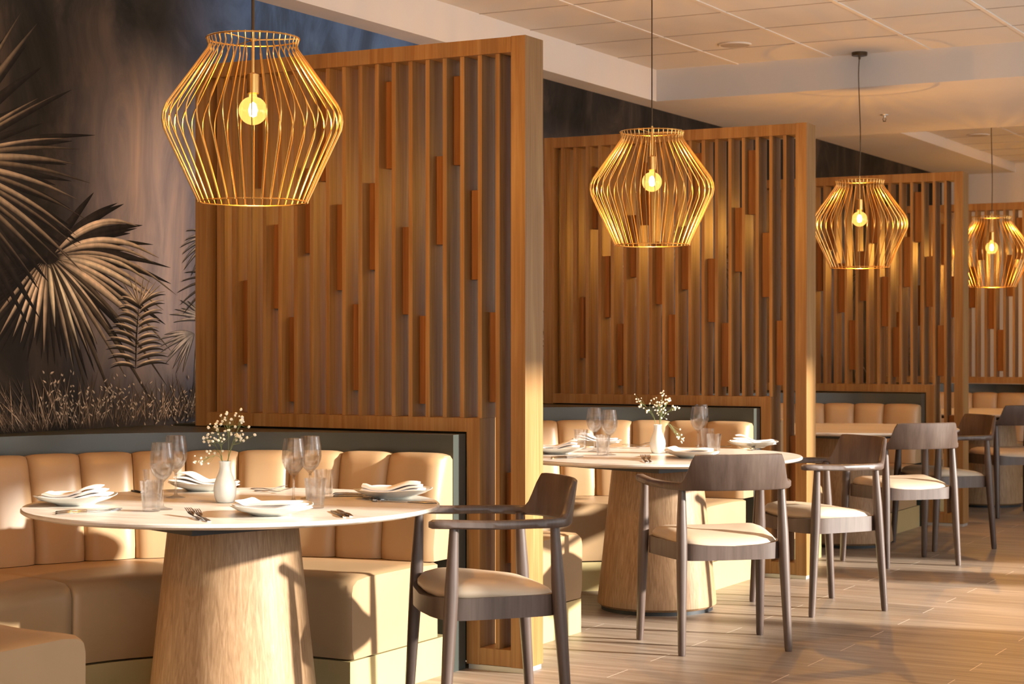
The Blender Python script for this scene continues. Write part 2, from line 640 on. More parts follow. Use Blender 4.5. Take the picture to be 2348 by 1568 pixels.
# feather frond, stem (312,835) to (322,690)
def feather(x0, y0, x1, y1, L, n, light, w=8, up=28, top=True):
    light = tuple(v * 1.25 for v in light)
    pxblade([(x0, y0), ((x0 + x1) / 2 - 2, (y0 + y1) / 2), (x1, y1)], 5, (0.03, 0.025, 0.02))
    for under in (True, False):
        for k in range(n):
            u = (k + 0.5) / n
            x, y = x0 + (x1 - x0) * u, y0 + (y1 - y0) * u
            for s in (1, -1):
                a = (90 - s * (90 - up - 18 * u))
                l = L * (0.95 + 0.15 * math.sin(u * 7 + s))
                if under:
                    curve_px(x, y + 2, a, l * 1.03, 34, w + 1.0, tuple(v * 0.06 for v in light), NIGHT)
                else:
                    curve_px(x, y - 3, a, l, 30, w, tint(light, 0.75, 1.1), (0.05, 0.042, 0.035))
    if top:
        for a in (122, 108, 98, 82, 70, 58, 48):
            curve_px(x1, y1 + 6, a, L * 0.95, 8, w, tint(light, 0.5, 1.1), (0.03, 0.025, 0.02))


feather(310, 850, 318, 694, 78, 10, CREAM, 4.6)


def fan_px(x, y, a0, a1, n, L, light, w=7, sag=30, soft=0.0):
    bl_ = [(a0 + (a1 - a0) * k / (n - 1) + rnd.uniform(-2, 2), L * rnd.uniform(0.85, 1.1)) for k in range(n)]
    for a, l in bl_:
        curve_px(x, y, a, l * 1.04, sag * 1.12, w + 1.5, (0.035, 0.032, 0.032), (0.02, 0.02, 0.02))
    for a, l in bl_:
        curve_px(x, y, a, l, sag, w, tint(light, 0.75, 1.2), (0.06, 0.055, 0.05), soft)


fan_px(445, 765, 165, 250, 9, 78, SILVER, 6.5, 18)
fan_px(455, 755, 262, 330, 7, 92, SILVER, 6.5, 22)
fan_px(470, 735, 120, 165, 6, 80, SILVER, 6.5, 20)
fan_px(492, 545, 105, 260, 13, 78, SILVER, 6.5, 34)
fan_px(505, 640, 150, 255, 8, 95, GREYB, 5, 30)
# grasses and seed heads along the base
for k in range(330):
    x = rnd.uniform(-30, 500)
    y = 1001 - 0.078 * x - rnd.uniform(0, 14)
    L = rnd.uniform(40, 150) * (0.8 if x > 250 else 1)
    c = rnd.choice([0.35, 0.5, 0.9, 0.2])
    a = 90 + rnd.uniform(-26, 26) + (18 if x < 90 else 0)
    curve_px(x, y, a, L, rnd.uniform(0, 14), rnd.uniform(1.6, 3.4), tuple(v * c for v in (0.62, 0.47, 0.34)), (0.03, 0.025, 0.02))
for cx_, cy_, n in ((132, 900, 46), (175, 925, 30), (262, 905, 44), (235, 935, 26), (420, 930, 50), (340, 935, 40)):
    for k in range(n):
        x, y = rnd.gauss(cx_, 24), rnd.gauss(cy_, 26)
        curve_px(x, y, rnd.uniform(30, 150), rnd.uniform(6, 13), 0, rnd.uniform(3, 5), (0.70, 0.56, 0.42), (0.08, 0.07, 0.05))
# the print goes on along the wall: fans and fronds in wall metres
layer[0] = 0.0012
for k in range(26):
    yy = 7.4 + k * 0.46 + rnd.uniform(-0.15, 0.15)
    zz = rnd.choice([1.25, 1.6, 2.0, 2.25]) + rnd.uniform(-0.15, 0.15)
    col_ = rnd.choice([SILVER, GREYB, (0.25, 0.22, 0.20)])
    a0 = rnd.uniform(0, 360)
    for j in range(18):
        a = math.radians(a0 + j * 11)
        L = rnd.uniform(0.28, 0.5)
        pts = [(yy + math.cos(a) * L * s, zz + math.sin(a) * L * s - 0.16 * s * s) for s in (0, 0.25, 0.5, 0.75, 1)]
        if max(p[1] for p in pts) > 2.9:
            continue
        blade(pts, 0.022, tint(col_, 0.5, 1.1), (0.02, 0.02, 0.022))
for k in range(300):
    yy = rnd.uniform(6.7, 18.5)
    a = math.radians(90 + rnd.uniform(-25, 25))
    L = rnd.uniform(0.1, 0.4)
    pts = [(yy + math.cos(a) * L * s, 0.93 + math.sin(a) * L * s) for s in (0, 0.5, 1)]
    blade(pts, 0.006, (0.16, 0.13, 0.11), (0.03, 0.03, 0.03))
link('mural_foliage', mural_bm, M['brush'], wall_left, smooth=False)

# ---------------------------------------------------------------- booth: banquette with its surround
BX, BY = -3.79, 4.815           # centre of the first booth's horseshoe
QE = 0.12 / 1.25 * 180 / PI     # straight ends, in path degrees


def upath(q, r):
    if q < 0:
        return (-q) * PI / 180 * 1.25, -r
    if q > 180:
        return (q - 180) * PI / 180 * 1.25, r
    a = math.radians(q)
    return -math.sin(a) * r, -math.cos(a) * r


def upts(q, prof):
    return [(*upath(q, r), z) for r, z in prof]


def make_booth(label):
    t = thing('curved_banquette', label, 'banquette', (BX, BY, 0), 0, 'curved banquettes in the booths')
    # seat modules
    for q0, q1 in ((-QE, 101), (101, 180 + QE)):
        prof0 = [(0.705, 0.157), (0.692, 0.20), (0.690, 0.395), (0.698, 0.432), (0.725, 0.449), (0.80, 0.456), (1.10, 0.456), (1.30, 0.448), (1.30, 0.157)]
        rings = []
        n = 30
        for k in range(n + 1):
            u = k / n
            u = 0.5 - 0.5 * math.cos(PI * u) if k in (0, n) else u
            q = q0 + (q1 - q0) * u
            e = min(u, 1 - u) * (q1 - q0)
            rings.append(upts(q, prof0))
        # rounded module ends
        def pinch(q, amt):
            return upts(q, [(r + (amt if r < 0.75 else 0), z - (amt * 0.8 if z > 0.4 else 0)) for r, z in prof0])
        rings[0] = pinch(q0 + (0.15 if q0 > 0 else 0), 0.012)
        rings.insert(1, pinch(q0 + 0.9, 0.002))
        rings[-1] = pinch(q1 - 0.15 if q1 < 150 else q1, 0.012)
        rings.insert(-1, pinch(q1 - 0.9, 0.002))
        bm = bmesh.new()
        loft(bm, rings)
        link('seat_cushion', bm, M['leather'], t, angle=50)
    # upholstered channels of the back
    seams = [174.6 - 8.95 * k for k in range(20)]
    qs = [180 + QE] + seams + [-QE]
    for a, b_ in zip(qs[:-1], qs[1:]):
        rings = []
        n = 10
        for k in range(n + 1):
            s = -1 + 2 * k / n
            s = math.copysign(abs(s) ** 0.7, s)
            q = (a + b_) / 2 + (a - b_) / 2 * s * 0.985
            rec = abs(s) ** 5
            d = 0.026 * rec
            tz = 0.010 * rec
            prof = [(1.250 + d, 0.452), (1.247 + d, 0.50), (1.262 + d, 0.60), (1.290 + d, 0.74), (1.306 + d, 0.82 - tz), (1.318 + d, 0.852 - tz), (1.345 + d * 0.5, 0.868 - tz),
                    (1.40, 0.866 - tz), (1.419, 0.85 - tz), (1.419, 0.452)]
            rings.append(upts(q, prof))
        bm = bmesh.new()
        loft(bm, rings)
        link('back_cushion', bm, M['leather'], t, angle=50)
    # brass plinth
    bm = bmesh.new()
    rings = []
    for k in range(41):
        q = -QE + 0.3 + (180 + 2 * QE - 0.6) * k / 40
        rings.append(upts(q, [(0.70, 0.0), (0.70, 0.150), (1.40, 0.150), (1.40, 0.0)]))
    loft(bm, rings)
    link('plinth', bm, M['gold'], t, angle=30)
    # dark surround: horseshoe inside, square outside, up to the ledge
    x0, y0, y1 = WALLX + 0.010 - BX, -1.565, 1.518
    zt = 0.937
    bm = bmesh.new()
    qc1 = math.degrees(math.atan2(-x0, -y0))
    qc2 = 180 - math.degrees(math.atan2(-x0, y1))
    ql = sorted([-QE + (180 + 2 * QE) * k / 48 for k in range(49)] + [qc1, qc2, 0, 180])
    rings = []
    for q in ql:
        ix, iy = upath(q, 1.421)
        if q <= 0:
            ox, oy = ix, y0
        elif q >= 180:
            ox, oy = ix, y1
        else:
            a = math.radians(q)
            dx, dy = -math.sin(a), -math.cos(a)
            s = min([x0 / dx if dx < -1e-6 else 1e9, (y0 / dy) if dy < -1e-6 else 1e9, (y1 / dy) if dy > 1e-6 else 1e9])
            ox, oy = dx * s, dy * s
        rings.append([(ix, iy, 0), (ix, iy, zt), (ox, oy, zt), (ox, oy, 0)])
    loft(bm, rings)
    link('surround_panel', bm, M['panel'], t, angle=25)
    return t


booth = make_booth('curved tan leather banquette in the front booth, beneath the palm mural')
dup(booth, (BX, BY + PER, 0), 0, 'curved tan leather banquette of the second booth, behind the other laid table')
dup(booth, (BX, BY + 2 * PER, 0), 0, 'curved tan leather banquette of the third booth, behind the first bare table')
dup(booth, (BX, BY + 3 * PER, 0), 0, 'curved tan leather banquette of the farthermost booth, mostly hidden by chairs')

# ---------------------------------------------------------------- slatted screens
YS = 6.335
BLOCK_TOP = {0: 0.783, 1: 1.423, 2: 1.915, 3: 2.38, 4: 2.06, 5: 1.411, 6: 1.777, 7: 2.38, 8: 1.964, 9: 1.462,
             10: 1.881, 11: 2.342, 12: 2.04, 13: 1.41, 14: 1.807, 15: 2.327, 16: 1.569}


def make_screen(label):
    t = thing('slatted_screen', label, 'screen', (-3.40, YS, 0), 0, 'slatted oak screens between the booths')
    X = -3.40

    def part(name, x0, x1, y0, y1, z0, z1, mat='oak', bev=0.0015):
        return link(name, box(bmesh.new(), x0 - X, x1 - X, y0, y1, z0, z1, bev), M[mat], t, smooth=False)
    part('end_post', -3.465, -3.40, 0, 0.15, 0.02, 2.51)
    part('end_post', -5.03, -4.967, 0, 0.15, 0.94, 2.51)
    part('short_post', -3.667, -3.606, 0, 0.15, 0.02, 1.0)
    part('top_rail', -4.9668, -3.4652, 0.0, 0.148, 2.447, 2.508)
    part('bottom_rail', -4.9668, -3.6672, 0.0, 0.148, 0.945, 1.0)
    part('base_rail', -3.6058, -3.4652, 0.0, 0.148, 0.022, 0.088)
    part('foot_strip', -3.660, -3.405, 0.006, 0.144, 0.0, 0.0198, 'plinth', 0)
    for i in range(18):
        xr = -3.521 - 0.0812 * i
        z0 = 0.0882 if i == 0 else 1.0002
        part('slat', xr - 0.019, xr, 0.010, 0.140, z0, 2.4468, bev=0.001)
    for j, zt in BLOCK_TOP.items():
        xl = -3.521 - 0.0812 * j
        xr = xl + 0.0622 if j else -3.4652
        part('spacer_block', xl + 0.0002, xr - 0.0002, 0.066, 0.128, zt - 0.36, zt, 'oak_block')
    return t


scr = make_screen('slatted oak screen dividing the front booth from the second')
dup(scr, (-3.40, YS + PER, 0), 0, 'slatted oak screen dividing the second booth from the third')
dup(scr, (-3.40, YS + 2 * PER, 0), 0, 'slatted oak screen dividing the third booth from the farthermost')
dup(scr, (-3.40, YS + 3 * PER - 0.2, 0), 0, 'slatted oak screen beyond the farthermost booth, cut off by the picture edge')


# ---------------------------------------------------------------- tables
def make_table(label, loc):
    t = thing('round_table', label, 'table', loc, 0, 'round pedestal tables in the booths')
    bm = bmesh.new()
    lathe(bm, [(0, 0.7282), (0.672, 0.7282), (0.700, 0.7345), (0.706, 0.739), (0.706, 0.746), (0.702, 0.75), (0, 0.75)], 96)
    link('tabletop', bm, M['stone'], t)
    bm = bmesh.new()
    c, R = [], 0.596
    for k in range(4):
        a = math.radians(-65 + 90 * k)
        c.append((R * math.cos(a), R * math.sin(a)))
    loft(bm, [[(x, y, 0.702) for x, y in c], [(x, y, 0.728) for x, y in c]])
    link('support_plate', bm, M['black'], t, smooth=False)
    bm = bmesh.new()
    lathe(bm, [(0, 0.018), (0.275, 0.018), (0.290, 0.03), (0.290, 0.05), (0.2190, 0.7016), (0, 0.7016)], 96)
    link('pedestal', bm, M['oak_table'], t)
    bm = bmesh.new()
    lathe(bm, [(0, 0.0), (0.272, 0.0), (0.272, 0.0178), (0, 0.0178)], 64)
    link('foot_disc', bm, M['black'], t)
    return t


T1, T2, T3, T4 = (-3.843, 5.047, 0), (-3.68, 8.22, 0), (-3.77, 11.42, 0), (-3.70, 14.7, 0)
tab = make_table('round pale stone table laid for dinner in the front booth', T1)
dup(tab, T2, 0, 'round pale stone table laid for dinner in the second booth')
dup(tab, T3, 0, 'bare round table on an oak pedestal in the third booth')
dup(tab, T4, 0, 'bare round table on an oak pedestal in the farthermost booth')


# ---------------------------------------------------------------- armchair
def make_chair(label, loc, rz):
    t = thing('armchair', label, 'chair', loc, rz, 'walnut armchairs drawn up to the tables')
    Wn = M['walnut']
    for sx in (-1, 1):
        for bot, top in (((0.280, 0.215), (0.268, 0.178)), ((0.237, -0.222), (0.222, -0.178))):
            mid = (bot[0] * 0.3 + top[0] * 0.7, bot[1] * 0.3 + top[1] * 0.7)
            bm = bmesh.new()
            prof = [(0.0, 0.0145), (0.015, 0.0165), (0.20, 0.0195), (0.40, 0.0232), (0.50, 0.0232), (0.60, 0.019), (0.695, 0.0155)]
            pts, rr = [], []
            for z, r in prof:
                if z <= 0.45:
                    u = z / 0.45
                    x, y = bot[0] + (mid[0] - bot[0]) * u, bot[1] + (mid[1] - bot[1]) * u
                else:
                    u = (z - 0.45) / 0.25
                    x, y = mid[0] + (top[0] - mid[0]) * u, mid[1] + (top[1] - mid[1]) * u
                pts.append((sx * x, y, z))
                rr.append(r)
            tube(bm, pts, rr, 16)
            link('leg', bm, Wn, t)
    # seat frame: ring of rails with a bowed front
    def outline(inset, n=56):
        out = []
        for k in range(n):
            a = 2 * PI * k / n
            cx, sy = math.cos(a), math.sin(a)
            e = 0.32
            x = math.copysign(abs(cx) ** e, cx)
            y = math.copysign(abs(sy) ** e, sy)
            yy = y * 0.198 + (0.032 * (1 - x * x) if y > 0 else -0.012 * (1 - x * x)) * abs(y)
            w = 0.243 + 0.022 * y
            out.append((x * (w - inset), yy * (1 - inset / 0.2)))
        return out
    bm = bmesh.new()
    oo, ii = outline(-0.006), outline(0.022)
    n = len(oo)

    def zt(x, y):   # rails dip gently in the middle of front and back
        return 0.462 - 0.014 * max(0, 1 - (x / 0.2) ** 2) * (1 if abs(y) > 0.15 else 0.0)
    rg = []
    for k in range(n + 1):
        o_, i_ = oo[k % n], ii[k % n]
        rg.append([(o_[0], o_[1], 0.390), (o_[0], o_[1], zt(*o_)), (i_[0], i_[1], zt(*o_)), (i_[0], i_[1], 0.390)])
    loft(bm, rg, cap=False)
    bmesh.ops.remove_doubles(bm, verts=bm.verts, dist=1e-5)
    link('seat_frame', bm, Wn, t)
    # cushion
    bm = bmesh.new()
    rings = []
    for inset, z in ((0.03, 0.430), (0.006, 0.455), (0.006, 0.468), (0.018, 0.484), (0.05, 0.496), (0.10, 0.501), (0.16, 0.501)):
        rings.append([(x, y, z + 0.14 * max(0, z - 0.44) / 0.06 * (x * x - 0.03) + (0.012 * math.sin((y + 0.05) * 9) if inset < 0.12 else 0.004))
                      for x, y in [(p[0] * 0.995, p[1] * 0.995) for p in outline(inset)]])
    loft(bm, rings)
    link('seat', bm, M['seat_leather'], t, angle=60)
    # arms and back: one bent band
    half = [(0.262, 0.262), (0.278, 0.20), (0.284, 0.10), (0.284, 0.0), (0.276, -0.09), (0.253, -0.168), (0.208, -0.222), (0.138, -0.255), (0.068, -0.270)]
    path = [(x, y, 0) for x, y in half] + [(0, -0.274, 0)] + [(-x, y, 0) for x, y in reversed(half)]
    P = spline(path, 5)
    rings = []
    nP = len(P)
    for i, p in enumerate(P):
        tg = (P[min(i + 1, nP - 1)] - P[max(i - 1, 0)]).normalized()
        out = Vector((tg.y, -tg.x, 0))
        if out.dot(Vector((p.x, p.y, 0))) < 0:
            out = -out
        ax = abs(p.x)
        back = 1.0 if p.y < -0.1 else 0.0
        k = smooth01((0.232 - ax) / 0.054) * back
        k0 = smooth01((-0.05 - p.y) / 0.16)
        arm_w = 0.022 - 0.008 * k0                 # half width of the arm
        hw = arm_w * (1 - k) + 0.0095 * k
        end = min(i, nP - 1 - i)
        sh = 1.0 if end > 3 else (0.35, 0.75, 0.92, 0.98)[end]
        hw *= sh
        lift = 0.006 * smooth01((p.y - 0.02) / 0.22)
        zb = 0.690 + lift + (0.004 if end == 0 else 0) - 0.004 * k0
        ztop = 0.718 + lift - (0.006 if end == 0 else 0) + 0.120 * k
        lean = 0.018 * k
        q = p
        inn = q - out * hw
        oux = q + out * hw
        c = min(0.006, hw * 0.6)
        rings.append([
            (inn.x, inn.y, zb + c), (inn.x + out.x * c, inn.y + out.y * c, zb),
            (oux.x - out.x * c, oux.y - out.y * c, zb), (oux.x, oux.y, zb + c),
            (oux.x + out.x * lean, oux.y + out.y * lean, ztop - c), (oux.x + out.x * (lean - c), oux.y + out.y * (lean - c), ztop),
            (inn.x + out.x * (lean + c), inn.y + out.y * (lean + c), ztop), (inn.x + out.x * lean, inn.y + out.y * lean, ztop - c)])
    bm = bmesh.new()
    loft(bm, rings)
    link('backrest', bm, Wn, t, angle=45)
    return t


ch = make_chair('dark walnut armchair with tan seat beside the front table, back to the screen post', (-3.092, 5.48, 0), math.radians(133.7))
dup(ch, (-3.003, 7.341, 0), math.radians(42.4), 'walnut armchair at the second table, its curved back hiding the table edge')
dup(ch, (-2.995, 8.64, 0), math.radians(141), 'sunlit walnut armchair with cream seat, side-on past the second table')
dup(ch, (-3.16, 10.6, 0), math.radians(48), 'walnut armchair at the third table, seen from behind beyond the sunlit one')
dup(ch, (-3.19, 11.605, 0), math.radians(133.5), 'dark armchair side-on past the third table, grey seat rail')
dup(ch, (-3.335, 13.93, 0), math.radians(46), 'nearly black armchair at the farthermost table, cut off by the picture edge')


# ---------------------------------------------------------------- pendant lamps
def make_lamp(label, loc, ceiling_z, sway=0.0, cord_r=0.0034):
    # loc is the centre of the top ring
    t = thing('pendant_lamp', label, 'lamp', loc, 0, 'brass wire pendants over the booths')
    prof = [(0.155, 0.004), (0.1545, -0.006), (0.150, -0.022), (0.153, -0.036), (0.205, -0.108), (0.262, -0.186), (0.292, -0.228), (0.303, -0.255), (0.305, -0.282), (0.300, -0.310),
            (0.284, -0.345), (0.240, -0.438), (0.205, -0.514), (0.187, -0.553), (0.186, -0.559)]
    bm = bmesh.new()
    tube(bm, [(r, 0, z) for r, z in prof], 0.0024, 6)
    w0 = link('wire', bm, M['brass'], t)
    for k in range(1, 40):
        w = w0.copy()
        C.objects.link(w)
        w.parent = t
        w.rotation_euler = (0, 0, 2 * PI * k / 40)
    for r, z in ((0.1575, 0.0), (0.183, -0.557)):
        bm = bmesh.new()
        n, rings = 64, []
        for k in range(n + 1):
            a = 2 * PI * k / n
            rings.append([((r + 0.0028 * math.cos(q)) * math.cos(a), (r + 0.0028 * math.cos(q)) * math.sin(a), z + 0.0028 * math.sin(q)) for q in [2 * PI * i / 6 for i in range(6)]])
        loft(bm, rings, cap=False)
        bmesh.ops.remove_doubles(bm, verts=bm.verts, dist=1e-6)
        link('ring', bm, M['brass'], t)
    bm = bmesh.new()
    for k in range(3):
        a = 2 * PI * k / 3 + 0.5
        tube(bm, [(0.006 * math.cos(a), 0.006 * math.sin(a), -0.004), (0.156 * math.cos(a), 0.156 * math.sin(a), 0)], 0.0022, 6)
    lathe(bm, [(0, 0.0), (0.013, 0.0), (0.013, -0.008), (0, -0.008)], 16)
    link('spider', bm, M['brass'], t)
    bm = bmesh.new()
    lathe(bm, [(0, 0.030), (0.005, 0.030), (0.0055, 0.024), (0.0055, -0.115), (0.012, -0.119), (0.0215, -0.122), (0.0215, -0.186), (0.019, -0.189), (0, -0.189)], 20)
    link('socket', bm, M['brass'], t)
    bm = bmesh.new()
    pr = [(0.0, -0.1895), (0.013, -0.190), (0.014, -0.199)]
    for k in range(3, 17):
        a = PI * k / 16
        pr.append((0.049 * math.sin(a), -0.245 + 0.049 * math.cos(a)))
    lathe(bm, pr, 28)
    link('bulb', bm, M['bulb'], t)
    bm = bmesh.new()
    lathe(bm, [(0, -0.215), (0.010, -0.222), (0.016, -0.243), (0.012, -0.262), (0, -0.268)], 12)
    link('filament', bm, M['filament'], t)
    h = ceiling_z - loc[2]
    bm = bmesh.new()
    pts = [(0, 0, 0.028)] + [(sway * math.sin(u * 5.2), 0, 0.028 + (h - 0.05 - 0.028) * u) for u in (0.2, 0.35, 0.5, 0.65, 0.8, 0.92)] + [(0, 0, h - 0.022)]
    tube(bm, spline(pts, 5), cord_r, 8)
    link('cord', bm, M['bronze'], t)
    bm = bmesh.new()
    lathe(bm, [(0, h), (0.050, h), (0.050, h - 0.018), (0.047, h - 0.022), (0.008, h - 0.022), (0.007, h - 0.045), (0, h - 0.045)], 32)
    link('canopy', bm, M['bronze'], t)
    ld = bpy.data.lights.new('bulb_light', 'POINT')
    ld.energy = BULB_W
    ld.color = BULB_COL
    ld.shadow_soft_size = 0.012
    lo = bpy.data.objects.new('bulb_light', ld)
    C.objects.link(lo)
    lo.parent = t
    lo.location = (0, 0, -0.285)
    return t


ZT = 2.338
lamps = [((-3.770, 5.06, ZT), ZH, 0.0, 'brass wire cage pendant with glowing bulb over the front table'),
         ((-3.720, 8.25, ZT), ZH, 0.0, 'brass wire cage pendant with glowing bulb over the second table'),
         ((-3.675, 11.38, ZT), ZH, 0.006, 'brass wire cage pendant with visible ceiling canopy over the third table'),
         ((-3.63, 14.6, ZT - 0.04), ZH, 0.004, 'brass wire cage pendant over the farthermost table, cut off by the picture edge'),
         ((-3.65, 17.75, ZT), ZH, 0.0, 'added unseen brass wire pendant further along the row, past the last screen'),  # out of view, added for its light on the far wall
         ((-3.80, 1.80, ZT), ZH, 0.0, 'added brass wire pendant before the front booth, out of the picture')]  # out of view, added to light the mural and front table
for k, (loc, cz, sw, lb) in enumerate(lamps):
    make_lamp(lb, loc, cz, sw, 0.0055 if k == 0 else 0.0034)

# ---------------------------------------------------------------- ceiling fittings
for (x, y, z), lb in (((-4.255, 10.69, ZH), 'round ceiling speaker grille in the tiles before the beam'),
                      ((-4.20, 16.4, ZH), 'round ceiling speaker grille in the recess beyond the beam')):
    t = thing('ceiling_speaker', lb, 'speaker', (x, y, z - 0.010), 0, 'round speakers in the ceiling')
    bm = bmesh.new()
    lathe(bm, [(0, 0.004), (0.090, 0.004), (0.090, 0.0005), (0.05, -0.001), (0, -0.001)], 40)
    link('grille', bm, M['grille'], t)
    bm = bmesh.new()
    lathe(bm, [(0.0905, 0.009), (0.104, 0.009), (0.103, 0.002), (0.097, -0.001), (0.0905, 0.001), (0.0905, 0.009)], 40)
    link('bezel', bm, M['tbar'], t)
t = thing('fire_sprinkler', 'small metal fire sprinkler head under the lowered ceiling beam', 'sprinkler', (-3.98, 12.9, ZL - 0.052))
bm = bmesh.new()
lathe(bm, [(0, 0.052), (0.030, 0.052), (0.028, 0.046), (0.010, 0.044), (0.008, 0.030), (0, 0.030)], 20)
link('base', bm, M['plinth'], t)
bm = bmesh.new()
tube(bm, [(0.006, 0, 0.030), (0.013, 0, 0.018), (0.004, 0, 0.004)], 0.0022, 6)
tube(bm, [(-0.006, 0, 0.030), (-0.013, 0, 0.018), (-0.004, 0, 0.004)], 0.0022, 6)
lathe(bm, [(0, 0.004), (0.012, 0.004), (0.012, 0.001), (0, 0.0)], 14)
link('deflector', bm, M['bronze'], t)

# ---------------------------------------------------------------- tableware
TZ = 0.7502


def on(px, py, dz=0.0):
    return at(px, py, 0.75) + Vector((0, 0, 0.0002 + dz))


def make_plate(label, loc, rz):
    bm = bmesh.new()
    rings = []
    n = 64

    def sq(r, z, e):
        out = []
        for k in range(n):
            a = 2 * PI * k / n
            rr = r / (abs(math.cos(a)) ** e + abs(math.sin(a)) ** e) ** (1 / e)
            out.append((rr * math.cos(a), rr * math.sin(a), z + (0.005 * (abs(math.sin(2 * a)) ** 2) if r > 0.12 else 0)))
        return out
    for r, z, e in ((0.002, 0.0, 2.2), (0.062, 0.0, 2.2), (0.066, 0.004, 2.3), (0.075, 0.008, 2.4), (0.110, 0.019, 2.6), (0.130, 0.029, 2.8), (0.1325, 0.0305, 2.8), (0.1305, 0.0315, 2.8),
                    (0.108, 0.0225, 2.6), (0.078, 0.012, 2.4), (0.05, 0.0095, 2.2), (0.002, 0.009, 2.2)):
        rings.append(sq(r, z, e))
    loft(bm, rings)
    o = link('plate', bm, M['ceramic'], None, angle=50)
    o.location = loc
    o.rotation_euler = (0, 0, rz)
    return tag(o, label, 'plate', 'squarish white plates on the laid tables')


def make_napkin(label, loc, rz, L=0.21, W=0.10, layers=3, lift=0.03, tip=0.018, seed=0):
    """folded cloth: stacked folds with a rounded fold edge, one end lifted"""
    r = random.Random(seed)
    bm = bmesh.new()
    nx, ny = 16, 6
    th = 0.0075
    for l in range(layers):
        z0 = l * (th + 0.0008)
        l0 = -L / 2 + 0.006 * l + r.uniform(-0.004, 0.004)
        l1 = L / 2 - 0.012 * l + r.uniform(-0.01, 0.006)
        rings = []
        ph = r.uniform(0, 6)
        for i in range(nx + 1):
            u = i / nx
            x = l0 + (l1 - l0) * u
            up = lift * smooth01((u - 0.42) / 0.45) + tip * smooth01((0.2 - u) / 0.2) + 0.0015 * math.sin(u * 9 + ph)
            w = W / 2 * (1 - 0.12 * u) - 0.002 * l
            tt = th * (0.5 if i in (0, nx) else 1)
            z = z0 + up * (0.8 + 0.2 * l)
            rings.append([(x, -w, z + th * 0.5 - tt * 0.2), (x, -w * 0.93, z + th * 0.5 - tt / 2), (x, 0, z + th * 0.5 - tt / 2), (x, w * 0.93, z + th * 0.5 - tt / 2 + 0.002), (x, w, z + th * 0.5 + 0.002),
                          (x, w * 0.93, z + th * 0.5 + tt / 2 + 0.002), (x, 0, z + th * 0.5 + tt / 2 + 0.002 * math.sin(u * 7 + ph)), (x, -w * 0.93, z + th * 0.5 + tt / 2)])
        loft(bm, rings)
    o = link('napkin', bm, M['linen'], None, angle=70)
    o.location = loc
    o.rotation_euler = (0, 0, rz)
    return tag(o, label, 'napkin', 'folded napkins on the plates')


PZ = 0.0105
tname = {1: 'front', 2: 'second'}
plates = [
    (1, 173, 1157, 20, 'nearest the banquette corner, beside the long knives', 28),
    (1, 468, 1124, 40, 'behind the vase and tall glasses', 200),
    (1, 623, 1180, 30, 'at the open side before the vase', 5),
    (1, 901, 1142, 10, 'beside the armchair arm', 30),
    (2, 1278, 1040, 20, 'partly hidden by the screen post', 24),
    (2, 1368, 1022, 35, 'behind the pair of wine glasses', 200),
    (2, 1586, 1049, 30, 'behind the armchair back', 5),
    (2, 1726, 1026, 15, 'before the table edge by the sunlit chair', 205)]
for k, (tn, px, py, rz, where, nr) in enumerate(plates):
    p = on(px, py)
    make_plate('squarish white plate on the %s table, %s' % (tname[tn], where), p, math.radians(rz))
    lf, tp = (0.024, 0.0) if k in (0, 1, 4, 5, 7) else (0.006, 0.006)
    if k == 3:
        lf, tp = 0.016, 0.004
    make_napkin('folded white napkin, plate %s, %s table' % (where.replace('nearest', 'close to'), tname[tn]), p + Vector((0, 0, PZ + 0.003)), math.radians(nr),
                0.235, 0.115, 3 if k not in (2, 6) else 3, lf, tp + 0.004, seed=k)


def make_wine(label, loc):
    bm = bmesh.new()
    outer = [(0.0, 0.0), (0.034, 0.0), (0.035, 0.0015), (0.020, 0.005), (0.007, 0.010), (0.0042, 0.022), (0.0038, 0.075), (0.0052, 0.090), (0.016, 0.100), (0.030, 0.116), (0.039, 0.138), (0.041, 0.156), (0.0385, 0.184), (0.0335, 0.215), (0.0328, 0.221)]
    inner = [(0.0318, 0.221), (0.0325, 0.214), (0.0373, 0.184), (0.0398, 0.156), (0.0376, 0.138), (0.0285, 0.1175), (0.014, 0.104), (0.0, 0.100)]
    lathe(bm, outer + inner, 40)
    o = link('wine_glass', bm, M['glass'], None, angle=60)
    o.location = loc
    return tag(o, label, 'glass', 'stemmed wine glasses on the laid tables')


def make_tumbler(label, loc):
    bm = bmesh.new()
    outer = [(0.0, 0.0), (0.027, 0.0), (0.029, 0.002), (0.0295, 0.012), (0.0372, 0.100)]
    inner = [(0.0356, 0.100), (0.0278, 0.016), (0.025, 0.0135), (0.0, 0.013)]
    lathe(bm, outer + inner, 40)
    o = link('tumbler', bm, M['glass'], None, angle=40)
    o.location = loc
    return tag(o, label, 'glass', 'water tumblers on the laid tables')


